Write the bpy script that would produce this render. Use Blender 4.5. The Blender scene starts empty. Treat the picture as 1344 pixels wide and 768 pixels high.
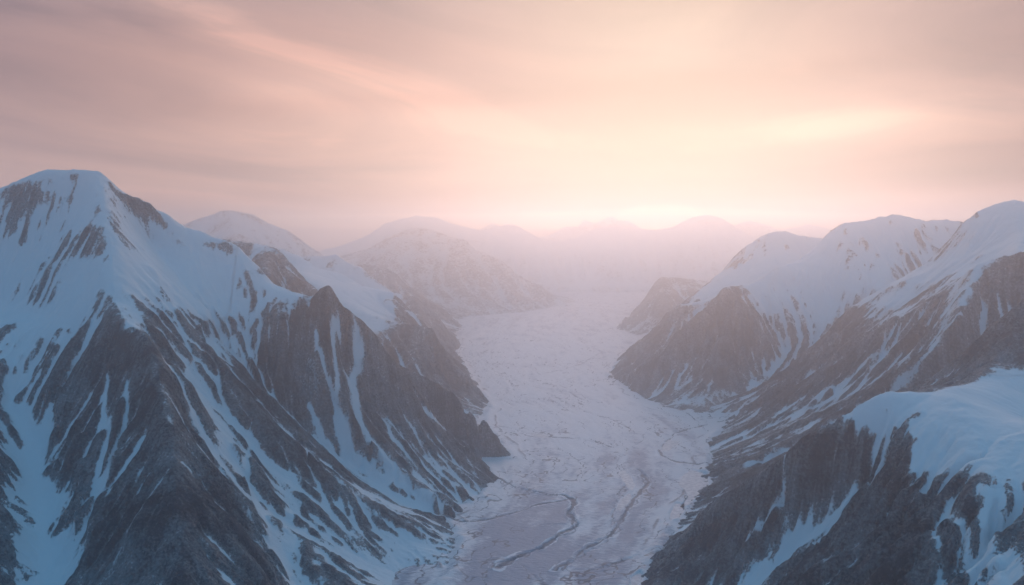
import bpy, math, time
import numpy as np
T0 = time.time()

# ------------------------------------------------------------------ camera
CAM_Z = 1500.0
W, Hh, F = 1344.0, 768.0, 1164.0
HORIZON = 310.0
PITCH = math.atan((Hh / 2 - HORIZON) / F)
scene = bpy.context.scene
C = scene.collection
cam_d = bpy.data.cameras.new("camera")
cam = bpy.data.objects.new("camera", cam_d)
C.objects.link(cam)
cam_d.sensor_width = 36.0
cam_d.lens = 36.0 * F / W
cam_d.clip_start = 1.0
cam_d.clip_end = 200000.0
cam.location = (0, 0, CAM_Z)
cam.rotation_euler = (math.pi / 2 - PITCH, 0, 0)
scene.camera = cam

# ------------------------------------------------------------------ world and sun
SUN_PX, SUN_PY = 868.0, 286.0
SUN_AZ = math.atan((SUN_PX - W / 2) / F)              # to the right of +Y
SUN_EL = math.radians(16)
HAZE_DENSITY = 8.5e-5

def build_world():
    wd = bpy.data.worlds.new("World"); scene.world = wd
    wd.use_nodes = True
    nt = wd.node_tree; nt.nodes.clear(); N = nt.nodes.new; L = nt.links.new
    def val(x):
        n = N('ShaderNodeValue'); n.outputs[0].default_value = x; return n.outputs[0]
    def m(op, a, b=None, c=None, clamp=False):
        n = N('ShaderNodeMath'); n.operation = op; n.use_clamp = clamp
        for i, v in enumerate((a, b, c)):
            if v is None: continue
            if isinstance(v, (int, float)): n.inputs[i].default_value = v
            else: L(v, n.inputs[i])
        return n.outputs[0]
    def mixc(f, a, b, typ='MIX'):
        n = N('ShaderNodeMix'); n.data_type = 'RGBA'; n.blend_type = typ
        if isinstance(f, (int, float)): n.inputs[0].default_value = f
        else: L(f, n.inputs[0])
        for v, i in ((a, 6), (b, 7)):
            if isinstance(v, tuple): n.inputs[i].default_value = (*v, 1)
            else: L(v, n.inputs[i])
        return n.outputs[2]
    def ramp(f, stops, interp='EASE'):
        n = N('ShaderNodeValToRGB'); n.color_ramp.interpolation = interp
        e = n.color_ramp.elements
        while len(e) < len(stops): e.new(0.5)
        for k, (p, c) in enumerate(stops):
            e[k].position = p; e[k].color = (*c, 1)
        L(f, n.inputs[0]); return n.outputs[0]
    tc = N('ShaderNodeTexCoord')
    sep = N('ShaderNodeSeparateXYZ'); L(tc.outputs['Generated'], sep.inputs[0])
    X, Y, Z = sep.outputs
    el = m('ARCSINE', Z)                                   # radians
    az = m('ARCTAN2', X, Y)                                # 0 at +Y, + to the right
    # sky in degrees
    eld = m('MULTIPLY', el, 57.2958); azd = m('MULTIPLY', az, 57.2958)
    elc = m('MAXIMUM', eld, 0.0)
    # stretched cloud coordinates (a high thin layer seen at a low angle)
    comb = N('ShaderNodeCombineXYZ')
    tilt = m('ADD', eld, m('MULTIPLY', azd, 0.06))
    L(m('MULTIPLY', azd, 0.045), comb.inputs[0]); L(m('MULTIPLY', tilt, 0.16), comb.inputs[1]); comb.inputs[2].default_value = 3.7
    def noise(vec, scale, det, rough, dist=0.0):
        n = N('ShaderNodeTexNoise'); n.inputs['Scale'].default_value = scale; n.inputs['Detail'].default_value = det
        n.inputs['Roughness'].default_value = rough; n.inputs['Distortion'].default_value = dist
        L(vec, n.inputs['Vector']); return n.outputs['Fac']
    n1 = noise(comb.outputs[0], 1.3, 4, 0.45, 0.5)
    n2 = noise(comb.outputs[0], 4.0, 5, 0.5, 0.3)
    # base gradient with elevation
    base = ramp(m('DIVIDE', elc, 60.0, clamp=True), [
        (0.0, (1.5, 0.88, 0.70)), (0.07, (1.15, 0.66, 0.54)), (0.16, (0.98, 0.54, 0.44)),
        (0.30, (0.55, 0.42, 0.42)), (0.46, (0.56, 0.80, 0.96)), (1.0, (0.44, 0.84, 1.08))])
    # darker mauve away from the sun
    da = m('ABSOLUTE', m('SUBTRACT', azd, math.degrees(SUN_AZ)))
    away = ramp(m('DIVIDE', da, 180.0, clamp=True), [(0.0, (0.18, 0.17, 0.17)), (0.08, (0.52, 0.48, 0.48)), (0.16, (0.92, 0.90, 0.90)), (0.24, (0.84, 0.90, 1.0)), (0.4, (0.40, 0.62, 0.82)), (1.0, (0.20, 0.50, 0.78))])
    col = mixc(1.0, base, away, 'MULTIPLY')
    # authored cloud openings and bands: (azimuth deg, elevation deg, width, height, tilt, colour, gain)
    def blob(pa, pe, wa, we, slope=0.0, p=2.0):
        dx = m('SUBTRACT', azd, pa)
        u = m('DIVIDE', dx, wa)
        v = m('DIVIDE', m('SUBTRACT', m('SUBTRACT', eld, pe), m('MULTIPLY', dx, slope)), we)
        r = m('ADD', m('POWER', m('ABSOLUTE', u), p), m('POWER', m('ABSOLUTE', v), 2.0))
        return m('EXPONENT', m('MULTIPLY', r, -1.0))
    def deg(px, py): return math.degrees(math.atan((px - W / 2) / F)), math.degrees(math.atan((HORIZON - py) / F * math.cos(math.atan((px - W / 2) / F))))
    streak = m('ADD', 0.35, m('MULTIPLY', n1, 1.3))
    def add_blob(col, px, py, wpx, hpx, slope, color, gain, noisy=True):
        a, e = deg(px, py)
        b = blob(a, e, wpx / F * 57.3, hpx / F * 57.3, slope)
        if noisy: b = m('MULTIPLY', b, streak)
        return mixc(m('MULTIPLY', b, gain), col, color, 'ADD')
    def mul_blob(col, px, py, wpx, hpx, slope, color, gain):
        a, e = deg(px, py)
        b = m('MULTIPLY', m('MULTIPLY', blob(a, e, wpx / F * 57.3, hpx / F * 57.3, slope), m('ADD', 0.5, n2)), gain, clamp=True)
        return mixc(b, col, color, 'MULTIPLY')
    for args in WORLD_GLOW: col = add_blob(col, *args)
    for args in WORLD_BAND: col = mul_blob(col, *args)
    # soft texture of the layer
    c2 = N('ShaderNodeCombineXYZ'); L(m('MULTIPLY', azd, 0.035), c2.inputs[0])
    L(m('MULTIPLY', m('ADD', eld, m('MULTIPLY', azd, 0.10)), 0.17), c2.inputs[1]); c2.inputs[2].default_value = 1.3
    n3 = noise(c2.outputs[0], 1.0, 6, 0.52, 0.9)
    soft = ramp(n3, [(0.33, (0.50, 0.46, 0.54)), (0.47, (0.92, 0.86, 0.87)), (0.57, (1.14, 1.08, 1.02)), (0.66, (1.7, 1.58, 1.40))], 'LINEAR')
    col = mixc(0.85, col, soft, 'MULTIPLY')
    # ground half: dim
    below = m('MULTIPLY', m('SUBTRACT', m('MULTIPLY', eld, -1.0), 0.5), 0.3, clamp=True)
    col = mixc(below, col, (0.06, 0.09, 0.13))
    sky = N('ShaderNodeTexSky'); sky.sky_type = 'NISHITA'; sky.sun_disc = False
    sky.sun_elevation = SUN_EL; sky.sun_rotation = SUN_AZ
    bg1 = N('ShaderNodeBackground'); L(sky.outputs[0], bg1.inputs[0]); bg1.inputs[1].default_value = 0.012
    bg2 = N('ShaderNodeBackground'); L(col, bg2.inputs[0]); bg2.inputs[1].default_value = CLOUD_STRENGTH
    ad = N('ShaderNodeAddShader'); L(bg1.outputs[0], ad.inputs[0]); L(bg2.outputs[0], ad.inputs[1])
    out = N('ShaderNodeOutputWorld'); L(ad.outputs[0], out.inputs[0])
    wd.cycles.sampling_method = 'MANUAL'; wd.cycles.sample_map_resolution = 2048

CLOUD_STRENGTH = 0.62
WORLD_GLOW = [  # px, py, half width, half height, slope, colour, gain, noisy
    (870, 289, 110, 8, 0.0, (1.0, 0.72, 0.36), 20.0, False),
    (868, 289, 26, 9, 0.0, (1.0, 0.80, 0.46), 80.0, False),
    (760, 291, 300, 6, 0.0, (1.0, 0.66, 0.34), 14.0, False),
    (860, 66, 120, 44, 0.0, (0.6, 0.58, 0.50), 0.30, True),
    (1160, 158, 320, 24, 0.05, (0.8, 0.54, 0.38), 0.36, True),
    (440, 130, 130, 34, -0.1, (0.8, 0.50, 0.36), 0.55, True),
]
WORLD_BAND = [
    (1230, 215, 260, 24, 0.08, (0.42, 0.34, 0.40), 1.4),
    (930, 248, 560, 16, 0.02, (0.45, 0.30, 0.28), 1.5),
    (800, 120, 420, 16, 0.06, (0.78, 0.66, 0.64), 1.2),
    (1320, 40, 260, 90, 0.0, (0.80, 0.80, 0.84), 1.0),
    (80, 60, 320, 90, -0.12, (0.74, 0.74, 0.78), 1.2),
    (20, 170, 260, 60, -0.05, (0.80, 0.80, 0.84), 1.0),
    (620, 105, 160, 36, -0.05, (0.88, 0.80, 0.82), 1.0),
    (500, 50, 180, 40, -0.1, (0.90, 0.84, 0.86), 1.0),
]
build_world()
sd = bpy.data.lights.new("sun", 'SUN'); so = bpy.data.objects.new("sun", sd); C.objects.link(so)
sd.energy = 1.15; sd.angle = math.radians(38.0); sd.color = (1.0, 0.63, 0.52)
so.rotation_euler = (math.pi / 2 - SUN_EL, 0, math.pi - SUN_AZ)
so.location = (0, 0, 5000)
scene.view_settings.view_transform = 'Standard'; scene.view_settings.look = 'None'
scene.view_settings.exposure = 0.0; scene.view_settings.gamma = 1.0
scene.render.engine = 'CYCLES'
cy = scene.cycles
cy.use_denoising = True; cy.use_adaptive_sampling = False
cy.max_bounces = 6; cy.diffuse_bounces = 2; cy.glossy_bounces = 2; cy.volume_bounces = 4; cy.transmission_bounces = 0
cy.sample_clamp_indirect = 4.0
cy.caustics_reflective = False; cy.caustics_refractive = False

# ------------------------------------------------------------------ pixel to world
def P(px, py, D):
    u = (px - W / 2) / F; v = (Hh / 2 - py) / F
    cp, sp = math.cos(PITCH), math.sin(PITCH)
    dx, dy, dz = u, cp + v * sp, -sp + v * cp
    s = D / dy
    return (dx * s, D, CAM_Z + dz * s)
def G(px, py):                                 # where the line of sight meets the valley floor
    u = (px - W / 2) / F; v = (Hh / 2 - py) / F
    cp, sp = math.cos(PITCH), math.sin(PITCH)
    dy, dz = cp + v * sp, -sp + v * cp
    s = -CAM_Z / dz
    return (u * s, dy * s, 0.0)
def PROJ(x, y, z):
    cp, sp = math.cos(PITCH), math.sin(PITCH)
    zz = z - CAM_Z
    f = y * cp - zz * sp; up = y * sp + zz * cp
    return W / 2 + F * x / f, Hh / 2 - F * up / f

# ------------------------------------------------------------------ array tools
def up_to(a, shape):
    """bilinear resample with aligned corners"""
    h, w = a.shape; H2, W2 = shape
    yi = np.linspace(0, h - 1, H2); xi = np.linspace(0, w - 1, W2)
    y0 = np.minimum(yi.astype(int), h - 2); x0 = np.minimum(xi.astype(int), w - 2)
    fy = (yi - y0)[:, None]; fx = (xi - x0)[None, :]
    a0 = a[y0]; a1 = a[y0 + 1]
    r = a0 * (1 - fy) + a1 * fy
    return r[:, x0] * (1 - fx) + r[:, x0 + 1] * fx
def smooth_line(pts, n=6):
    out = []
    q = [pts[0]] + list(pts) + [pts[-1]]
    for i in range(1, len(q) - 2):
        p0, p1, p2, p3 = [np.array(v, float) for v in q[i - 1:i + 3]]
        for k in range(n):
            t = k / n
            out.append(tuple(0.5 * (2 * p1 + (p2 - p0) * t + (2 * p0 - 5 * p1 + 4 * p2 - p3) * t * t + (3 * p1 - p0 - 3 * p2 + p3) * t ** 3)))
    out.append(tuple(q[-1])); return out
def vnoise(X, Y, wl, seed):
    """smooth gradient noise at wavelength wl (same everywhere in the world)"""
    xs = X / wl; ys = Y / wl
    xi = np.floor(xs).astype(np.int64); yi = np.floor(ys).astype(np.int64)
    fx = xs - xi; fy = ys - yi
    def g(ix, iy):
        h = (ix * 374761393 + iy * 668265263 + seed * 974634777) & 0xffffffff
        h = ((h ^ (h >> 13)) * 1274126177) & 0xffffffff
        a = (h ^ (h >> 16)).astype(np.float64) * (2 * math.pi / 4294967296.0)
        return np.cos(a), np.sin(a)
    ux = fx * fx * fx * (fx * (fx * 6 - 15) + 10); uy = fy * fy * fy * (fy * (fy * 6 - 15) + 10)
    def d(ix, iy, dx, dy):
        gx, gy = g(ix, iy); return gx * dx + gy * dy
    a = d(xi, yi, fx, fy); b = d(xi + 1, yi, fx - 1, fy)
    c = d(xi, yi + 1, fx, fy - 1); e = d(xi + 1, yi + 1, fx - 1, fy - 1)
    return 1.5 * ((a * (1 - ux) + b * ux) * (1 - uy) + (c * (1 - ux) + e * ux) * uy)
def fbm(X, Y, wl, octs, seed, gain=0.5):
    s = np.zeros_like(X); a = 1.0
    for k in range(octs):
        s += a * vnoise(X, Y, wl / 2 ** k, seed + k); a *= gain
    return s
def ridged(X, Y, wl, octs, seed, gain=0.5):
    s = np.zeros_like(X); a = 1.0
    for k in range(octs):
        s += a * (1 - 2.2 * np.abs(vnoise(X, Y, wl / 2 ** k, seed + k))); a *= gain
    return s
def blur(a, n=1):
    for _ in range(n):
        p = np.pad(a, 1, mode='edge')
        a = (p[:-2, 1:-1] + p[2:, 1:-1] + p[1:-1, :-2] + p[1:-1, 2:] + 4 * p[1:-1, 1:-1]) / 8.0
    return a
def wide(a, k):
    """wide blur through a coarse copy"""
    h, w = a.shape
    return blur(up_to(blur(up_to(blur(a, 2), (max(4, h // k), max(4, w // k))), 2), (h, w)), 2)
def sstep(a, b, x):
    t = np.clip((x - a) / (b - a), 0, 1); return t * t * (3 - 2 * t)
def sample(a, fx, fy):
    h, w = a.shape
    fx = np.clip(fx, 0, w - 1.001); fy = np.clip(fy, 0, h - 1.001)
    x0 = fx.astype(np.int64); y0 = fy.astype(np.int64); tx = fx - x0; ty = fy - y0
    f = a.ravel(); i = y0 * w + x0
    return (f[i] * (1 - tx) + f[i + 1] * tx) * (1 - ty) + (f[i + w] * (1 - tx) + f[i + w + 1] * tx) * ty
def seg_dist(X, Y, pts):
    """distance to a polyline and the height along it; pts (n,2) or (n,3)"""
    best = np.full(X.shape, 1e12); hz = np.zeros(X.shape)
    for a, b in zip(pts[:-1], pts[1:]):
        dx, dy = b[0] - a[0], b[1] - a[1]; l2 = dx * dx + dy * dy + 1e-9
        t = np.clip(((X - a[0]) * dx + (Y - a[1]) * dy) / l2, 0, 1)
        d = (X - a[0] - t * dx) ** 2 + (Y - a[1] - t * dy) ** 2
        k = d < best; best = np.where(k, d, best)
        if len(a) > 2: hz = np.where(k, a[2] + t * (b[2] - a[2]), hz)
    return np.sqrt(best), hz
def in_poly(X, Y, poly):
    c = np.zeros(X.shape, bool); n = len(poly)
    for i in range(n):
        x1, y1 = poly[i][:2]; x2, y2 = poly[(i + 1) % n][:2]
        if y1 == y2: continue
        c ^= ((y1 > Y) != (y2 > Y)) & (X < (x2 - x1) * (Y - y1) / (y2 - y1) + x1)
    return c

# the edge of the ice on either side of the valley, near to far
LSHORE = [(470, 1100), (560, 830), (579, 768), (596, 752), (604, 722), (608, 711), (596, 690), (580, 676), (596, 671), (621, 655), (634, 653), (640, 638), (654, 631), (640, 612), (632, 602), (675, 601),
          (655, 575), (640, 560), (640, 545), (647, 531), (625, 508), (612, 485), (600, 463), (606, 455), (598, 440), (608, 428), (600, 420), (620, 415), (680, 411), (735, 402)]
RSHORE = [(760, 1100), (800, 860), (832, 775), (839, 757), (869, 714), (880, 686), (905, 660), (921, 640), (927, 601), (927, 579), (952, 559), (975, 548), (945, 545), (902, 544), (864, 535),
          (839, 522), (799, 493), (803, 480), (822, 464), (850, 447), (830, 438), (807, 432), (830, 425), (860, 410), (800, 402)]
VALLEY = [G(*p)[:2] for p in LSHORE] + [G(*p)[:2] for p in reversed(RSHORE)]

def laplace(shape0, x0, y0, res, lines, hard):
    """membrane through ridge and gully lines, coarse to fine. hard(X,Y)-> (mask, value)"""
    ny, nx = shape0
    levels = []
    k = 1
    while min(ny, nx) / k > 12: levels.append(k); k *= 2
    h = None
    for k in reversed(levels):
        n_y, n_x = (ny - 1) // k + 1, (nx - 1) // k + 1
        n_y = max(n_y, 4); n_x = max(n_x, 4)
        rx = (nx - 1) * res / (n_x - 1); ry = (ny - 1) * res / (n_y - 1)
        S = np.zeros((n_y, n_x)); Wt = np.zeros((n_y, n_x))
        for pts in lines:
            for a, b in zip(pts[:-1], pts[1:]):
                n = int(max(abs(b[0] - a[0]) / rx, abs(b[1] - a[1]) / ry) * 1.6) + 2
                t = np.linspace(0, 1, n)
                ix = np.round((a[0] + t * (b[0] - a[0]) - x0) / rx).astype(int); iy = np.round((a[1] + t * (b[1] - a[1]) - y0) / ry).astype(int)
                ok = (ix >= 0) & (iy >= 0) & (ix < n_x) & (iy < n_y)
                np.add.at(S, (iy[ok], ix[ok]), (a[2] + t * (b[2] - a[2]))[ok]); np.add.at(Wt, (iy[ok], ix[ok]), 1)
        fix = Wt > 0
        v = np.where(fix, S / np.maximum(Wt, 1), 0)
        X, Y = np.meshgrid(x0 + np.arange(n_x) * rx, y0 + np.arange(n_y) * ry)
        hm, hv = hard(X, Y)
        hm = hm & ~fix
        fix = fix | hm; v = np.where(hm, hv, v)
        if h is None: h = np.where(fix, v, v[fix].mean() if fix.any() else 0)
        else: h = up_to(h, (n_y, n_x))
        h = np.where(fix, v, h)
        yy, xx = np.indices(h.shape); red = ((yy + xx) & 1) == 0
        its = 40 if k > 1 else 14
        if n_y < 40: its = 200
        for it in range(its):
            for par in (red, ~red):
                p = np.pad(h, 1, mode='edge')
                g = (p[:-2, 1:-1] + p[2:, 1:-1] + p[1:-1, :-2] + p[1:-1, 2:]) / 4
                h = np.where(par & ~fix, h + 1.6 * (g - h), h)
        # relax
        for it in range(3):
            p = np.pad(h, 1, mode='edge')
            g = (p[:-2, 1:-1] + p[2:, 1:-1] + p[1:-1, :-2] + p[1:-1, 2:]) / 4
            h = np.where(fix, h, g)
    return h

def erode(h, res, n, steps, rng, cap=6.0, er=0.35, dep=0.3, inertia=0.25, batches=10, hardness=None):
    """many water drops at once; returns the worn height and how much water ran where"""
    ny, nx = h.shape; h = h / res; flow = np.zeros_like(h).ravel()
    m = n // batches
    for b in range(batches):
        x = rng.uniform(1, nx - 3, m); y = rng.uniform(1, ny - 3, m)
        vx = np.zeros(m); vy = np.zeros(m); sed = np.zeros(m); wat = np.ones(m); sp = np.ones(m)
        hf = h.ravel()
        for s in range(steps):
            ix = x.astype(np.int64); iy = y.astype(np.int64); tx = x - ix; ty = y - iy; i = iy * nx + ix
            a, c, d, e = hf[i], hf[i + 1], hf[i + nx], hf[i + nx + 1]
            gx = (c - a) * (1 - ty) + (e - d) * ty; gy = (d - a) * (1 - tx) + (e - c) * tx
            h0 = (a * (1 - tx) + c * tx) * (1 - ty) + (d * (1 - tx) + e * tx) * ty
            vx = vx * inertia - gx * (1 - inertia); vy = vy * inertia - gy * (1 - inertia)
            l = np.sqrt(vx * vx + vy * vy) + 1e-9; vx /= l; vy /= l
            x2 = np.clip(x + vx, 1, nx - 3); y2 = np.clip(y + vy, 1, ny - 3)
            h1 = sample(h, x2, y2)
            dh = h1 - h0
            capv = np.maximum(-dh, 0.01) * sp * wat * cap
            up = dh > 0
            over = sed > capv
            amt = np.where(up, -np.minimum(dh, sed), np.where(over, -(sed - capv) * dep, np.minimum((capv - sed) * er, np.maximum(-dh, 0) * 0.5)))
            hd = 1.0 if hardness is None else hardness.ravel()[i]
            amt = np.where(amt > 0, amt * hd, amt) 
            sed = sed + amt
            k = amt * 0.5
            flowc = wat
            dl = np.zeros(hf.size)
            for off, wgt in ((0, (1 - tx) * (1 - ty)), (1, tx * (1 - ty)), (nx, (1 - tx) * ty), (nx + 1, tx * ty)):
                dl += np.bincount(i + off, weights=k * wgt, minlength=hf.size)
            hf -= np.clip(dl, -0.04, 0.12)
            flow += np.bincount(i, weights=flowc, minlength=hf.size)
            sp = np.sqrt(np.clip(sp * sp - dh, 0.01, 2.5)); wat *= 0.985
            x, y = x2, y2
            h = hf.reshape(ny, nx)
        h = hf.reshape(ny, nx)
    return h * res, flow.reshape(ny, nx)

def lic(field, h, steps, step=1.0):
    """smear a field along the fall line"""
    ny, nx = h.shape
    gy, gx = np.gradient(h); l = np.sqrt(gx * gx + gy * gy) + 1e-6
    gx = gx / l; gy = gy / l
    Y, X = np.indices(h.shape).astype(float)
    tot = field.copy()
    for sgn in (1, -1):
        x, y = X.copy(), Y.copy()
        for s in range(steps):
            vx = sample(gx, x, y); vy = sample(gy, x, y)
            x = x + sgn * vx * step; y = y + sgn * vy * step
            tot += sample(field, x, y)
    return tot / (2 * steps + 1)

def raycast(h, x0, y0, res, px, py, D0=1500.0, D1=40000.0):
    ny, nx = h.shape
    Ds = np.concatenate([np.arange(D0, 9000, 8.0), np.arange(9000, D1, 30.0)])
    a = np.array(P(px, py, 1000.0)); ux, uz = a[0] / 1000.0, (a[2] - CAM_Z) / 1000.0
    xs = ux * Ds; zs = CAM_Z + uz * Ds
    gx = (xs - x0) / res; gy = (Ds - y0) / res
    ok = (gx > 0) & (gy > 0) & (gx < nx - 1) & (gy < ny - 1)
    hh = sample(h, gx, gy)
    hit = np.where(ok & (hh >= zs))[0]
    if len(hit) == 0: return None
    k = hit[0]
    return (xs[k], Ds[k])

def mesh_from_grid(name, X, Y, Z, attrs, keep=None):
    ny, nx = Z.shape
    idx = np.arange(ny * nx).reshape(ny, nx)
    q = np.stack([idx[:-1, :-1], idx[:-1, 1:], idx[1:, 1:], idx[1:, :-1]], -1).reshape(-1, 4)
    if keep is not None:
        kf = (keep[:-1, :-1] | keep[:-1, 1:] | keep[1:, 1:] | keep[1:, :-1]).ravel()
        q = q[kf]
    used = np.zeros(ny * nx, bool); used[q.ravel()] = True
    remap = np.cumsum(used) - 1
    q = remap[q]
    co = np.stack([X.ravel(), Y.ravel(), Z.ravel()], -1)[used]
    me = bpy.data.meshes.new(name)
    me.vertices.add(len(co)); me.vertices.foreach_set('co', co.astype(np.float32).ravel())
    me.loops.add(q.size); me.loops.foreach_set('vertex_index', q.astype(np.int32).ravel())
    me.polygons.add(len(q)); me.polygons.foreach_set('loop_start', np.arange(0, q.size, 4, dtype=np.int32))
    try: me.polygons.foreach_set('loop_total', np.full(len(q), 4, dtype=np.int32))
    except Exception: pass
    me.update(calc_edges=True)
    me.polygons.foreach_set('use_smooth', np.ones(len(q), dtype=bool))
    for an, av in attrs.items():
        at = me.attributes.new(an, 'FLOAT', 'POINT'); at.data.foreach_set('value', av.ravel()[used].astype(np.float32))
    o = bpy.data.objects.new(name, me); C.objects.link(o)
    return o

# ------------------------------------------------------------------ materials
class NT:
    def __init__(s, name):
        s.mat = bpy.data.materials.new(name); s.mat.use_nodes = True; s.nt = s.mat.node_tree; s.nt.nodes.clear()
    def n(s, t, **k):
        x = s.nt.nodes.new(t)
        for a, b in k.items(): setattr(x, a, b)
        return x
    def l(s, a, b): s.nt.links.new(a, b)
    def m(s, op, a, b=None, clamp=False):
        x = s.n('ShaderNodeMath', operation=op); x.use_clamp = clamp
        for i, v in enumerate((a, b)):
            if v is None: continue
            if isinstance(v, (int, float)): x.inputs[i].default_value = v
            else: s.l(v, x.inputs[i])
        return x.outputs[0]
    def mix(s, f, a, b):
        x = s.n('ShaderNodeMix', data_type='RGBA')
        if isinstance(f, (int, float)): x.inputs[0].default_value = f
        else: s.l(f, x.inputs[0])
        for v, i in ((a, 6), (b, 7)):
            if isinstance(v, tuple): x.inputs[i].default_value = (*v, 1)
            else: s.l(v, x.inputs[i])
        return x.outputs[2]
    def noise(s, vec, scale, det=4, rough=0.55):
        x = s.n('ShaderNodeTexNoise'); x.inputs['Scale'].default_value = scale; x.inputs['Detail'].default_value = det
        x.inputs['Roughness'].default_value = rough; s.l(vec, x.inputs['Vector']); return x.outputs['Fac']
    def attr(s, nm):
        x = s.n('ShaderNodeAttribute'); x.attribute_name = nm; return x.outputs['Fac']
    def ss(s, v, a, b):
        x = s.n('ShaderNodeMapRange', interpolation_type='SMOOTHSTEP'); s.l(v, x.inputs[0])
        x.inputs[1].default_value = a; x.inputs[2].default_value = b; return x.outputs[0]

SNOW_BIAS = 0.0; ASPECT = 0.12
SNOW = (0.74, 0.82, 0.87)
ROCK_A = (0.012, 0.020, 0.032); ROCK_B = (0.028, 0.041, 0.060)
def mountain_material(name, res):
    t = NT(name)
    geo = t.n('ShaderNodeNewGeometry'); pos = geo.outputs['Position']
    snow = t.attr('snow')
    d = max(res / 6.0, 1.0)
    n1 = t.noise(pos, 1 / (11.0 * d), 4, 0.62)
    n2 = t.noise(pos, 1 / (70.0 * d), 3, 0.5)
    s = t.m('ADD', snow, t.m('MULTIPLY', t.m('SUBTRACT', n1, 0.5), 1.6))
    s = t.m('ADD', s, t.m('MULTIPLY', t.m('SUBTRACT', n2, 0.5), 0.5))
    cover = t.ss(s, 0.36, 0.70)
    n3 = t.noise(pos, 1 / (26.0 * d), 5, 0.6)
    wv = t.n('ShaderNodeTexWave'); wv.wave_type = 'BANDS'; wv.bands_direction = 'Z'; wv.inputs['Scale'].default_value = 0.0035 / d
    wv.inputs['Distortion'].default_value = 7.0; wv.inputs['Detail'].default_value = 3.0; wv.inputs['Detail Scale'].default_value = 1.2
    tl = t.n('ShaderNodeMapping'); tl.inputs['Rotation'].default_value = (0.25, 0.35, 0.0); t.l(pos, tl.inputs['Vector']); t.l(tl.outputs[0], wv.inputs['Vector'])
    rock = t.mix(t.ss(t.m('ADD', n3, t.m('MULTIPLY', t.m('SUBTRACT', wv.outputs['Fac'], 0.5), 0.35)), 0.3, 0.72), ROCK_A, ROCK_B)
    rock = t.mix(t.m('MULTIPLY', t.ss(n2, 0.52, 0.7), 0.5), rock, (0.030, 0.030, 0.036))
    dust = t.mix(t.m('MULTIPLY', t.ss(s, -0.25, 0.55), 0.34), rock, SNOW)
    col = t.mix(cover, dust, SNOW)
    b = t.n('ShaderNodeBsdfPrincipled'); t.l(col, b.inputs['Base Color'])
    b.inputs['Roughness'].default_value = 0.8; b.inputs['Specular IOR Level'].default_value = 0.2
    # relief finer than the mesh: broken rock, wind packed snow
    bn = t.n('ShaderNodeBump'); bn.inputs['Strength'].default_value = 0.9; bn.inputs['Distance'].default_value = 1.0
    rough = t.m('MULTIPLY', t.m('SUBTRACT', 1.0, cover), t.m('ADD', t.m('MULTIPLY', n1, 16.0 * d), t.m('MULTIPLY', n3, 34.0 * d)))
    soft = t.m('MULTIPLY', t.noise(pos, 1 / (45.0 * d), 4, 0.5), 5.0 * d)
    t.l(t.m('ADD', t.m('ADD', rough, soft), t.m('MULTIPLY', cover, 1.5)), bn.inputs['Height'])
    t.l(bn.outputs[0], b.inputs['Normal'])
    o = t.n('ShaderNodeOutputMaterial'); t.l(b.outputs[0], o.inputs['Surface'])
    return t.mat
MATS = {}
def mat_for(res):
    if res not in MATS: MATS[res] = mountain_material('snow_and_rock', res)
    return MATS[res]

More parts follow.
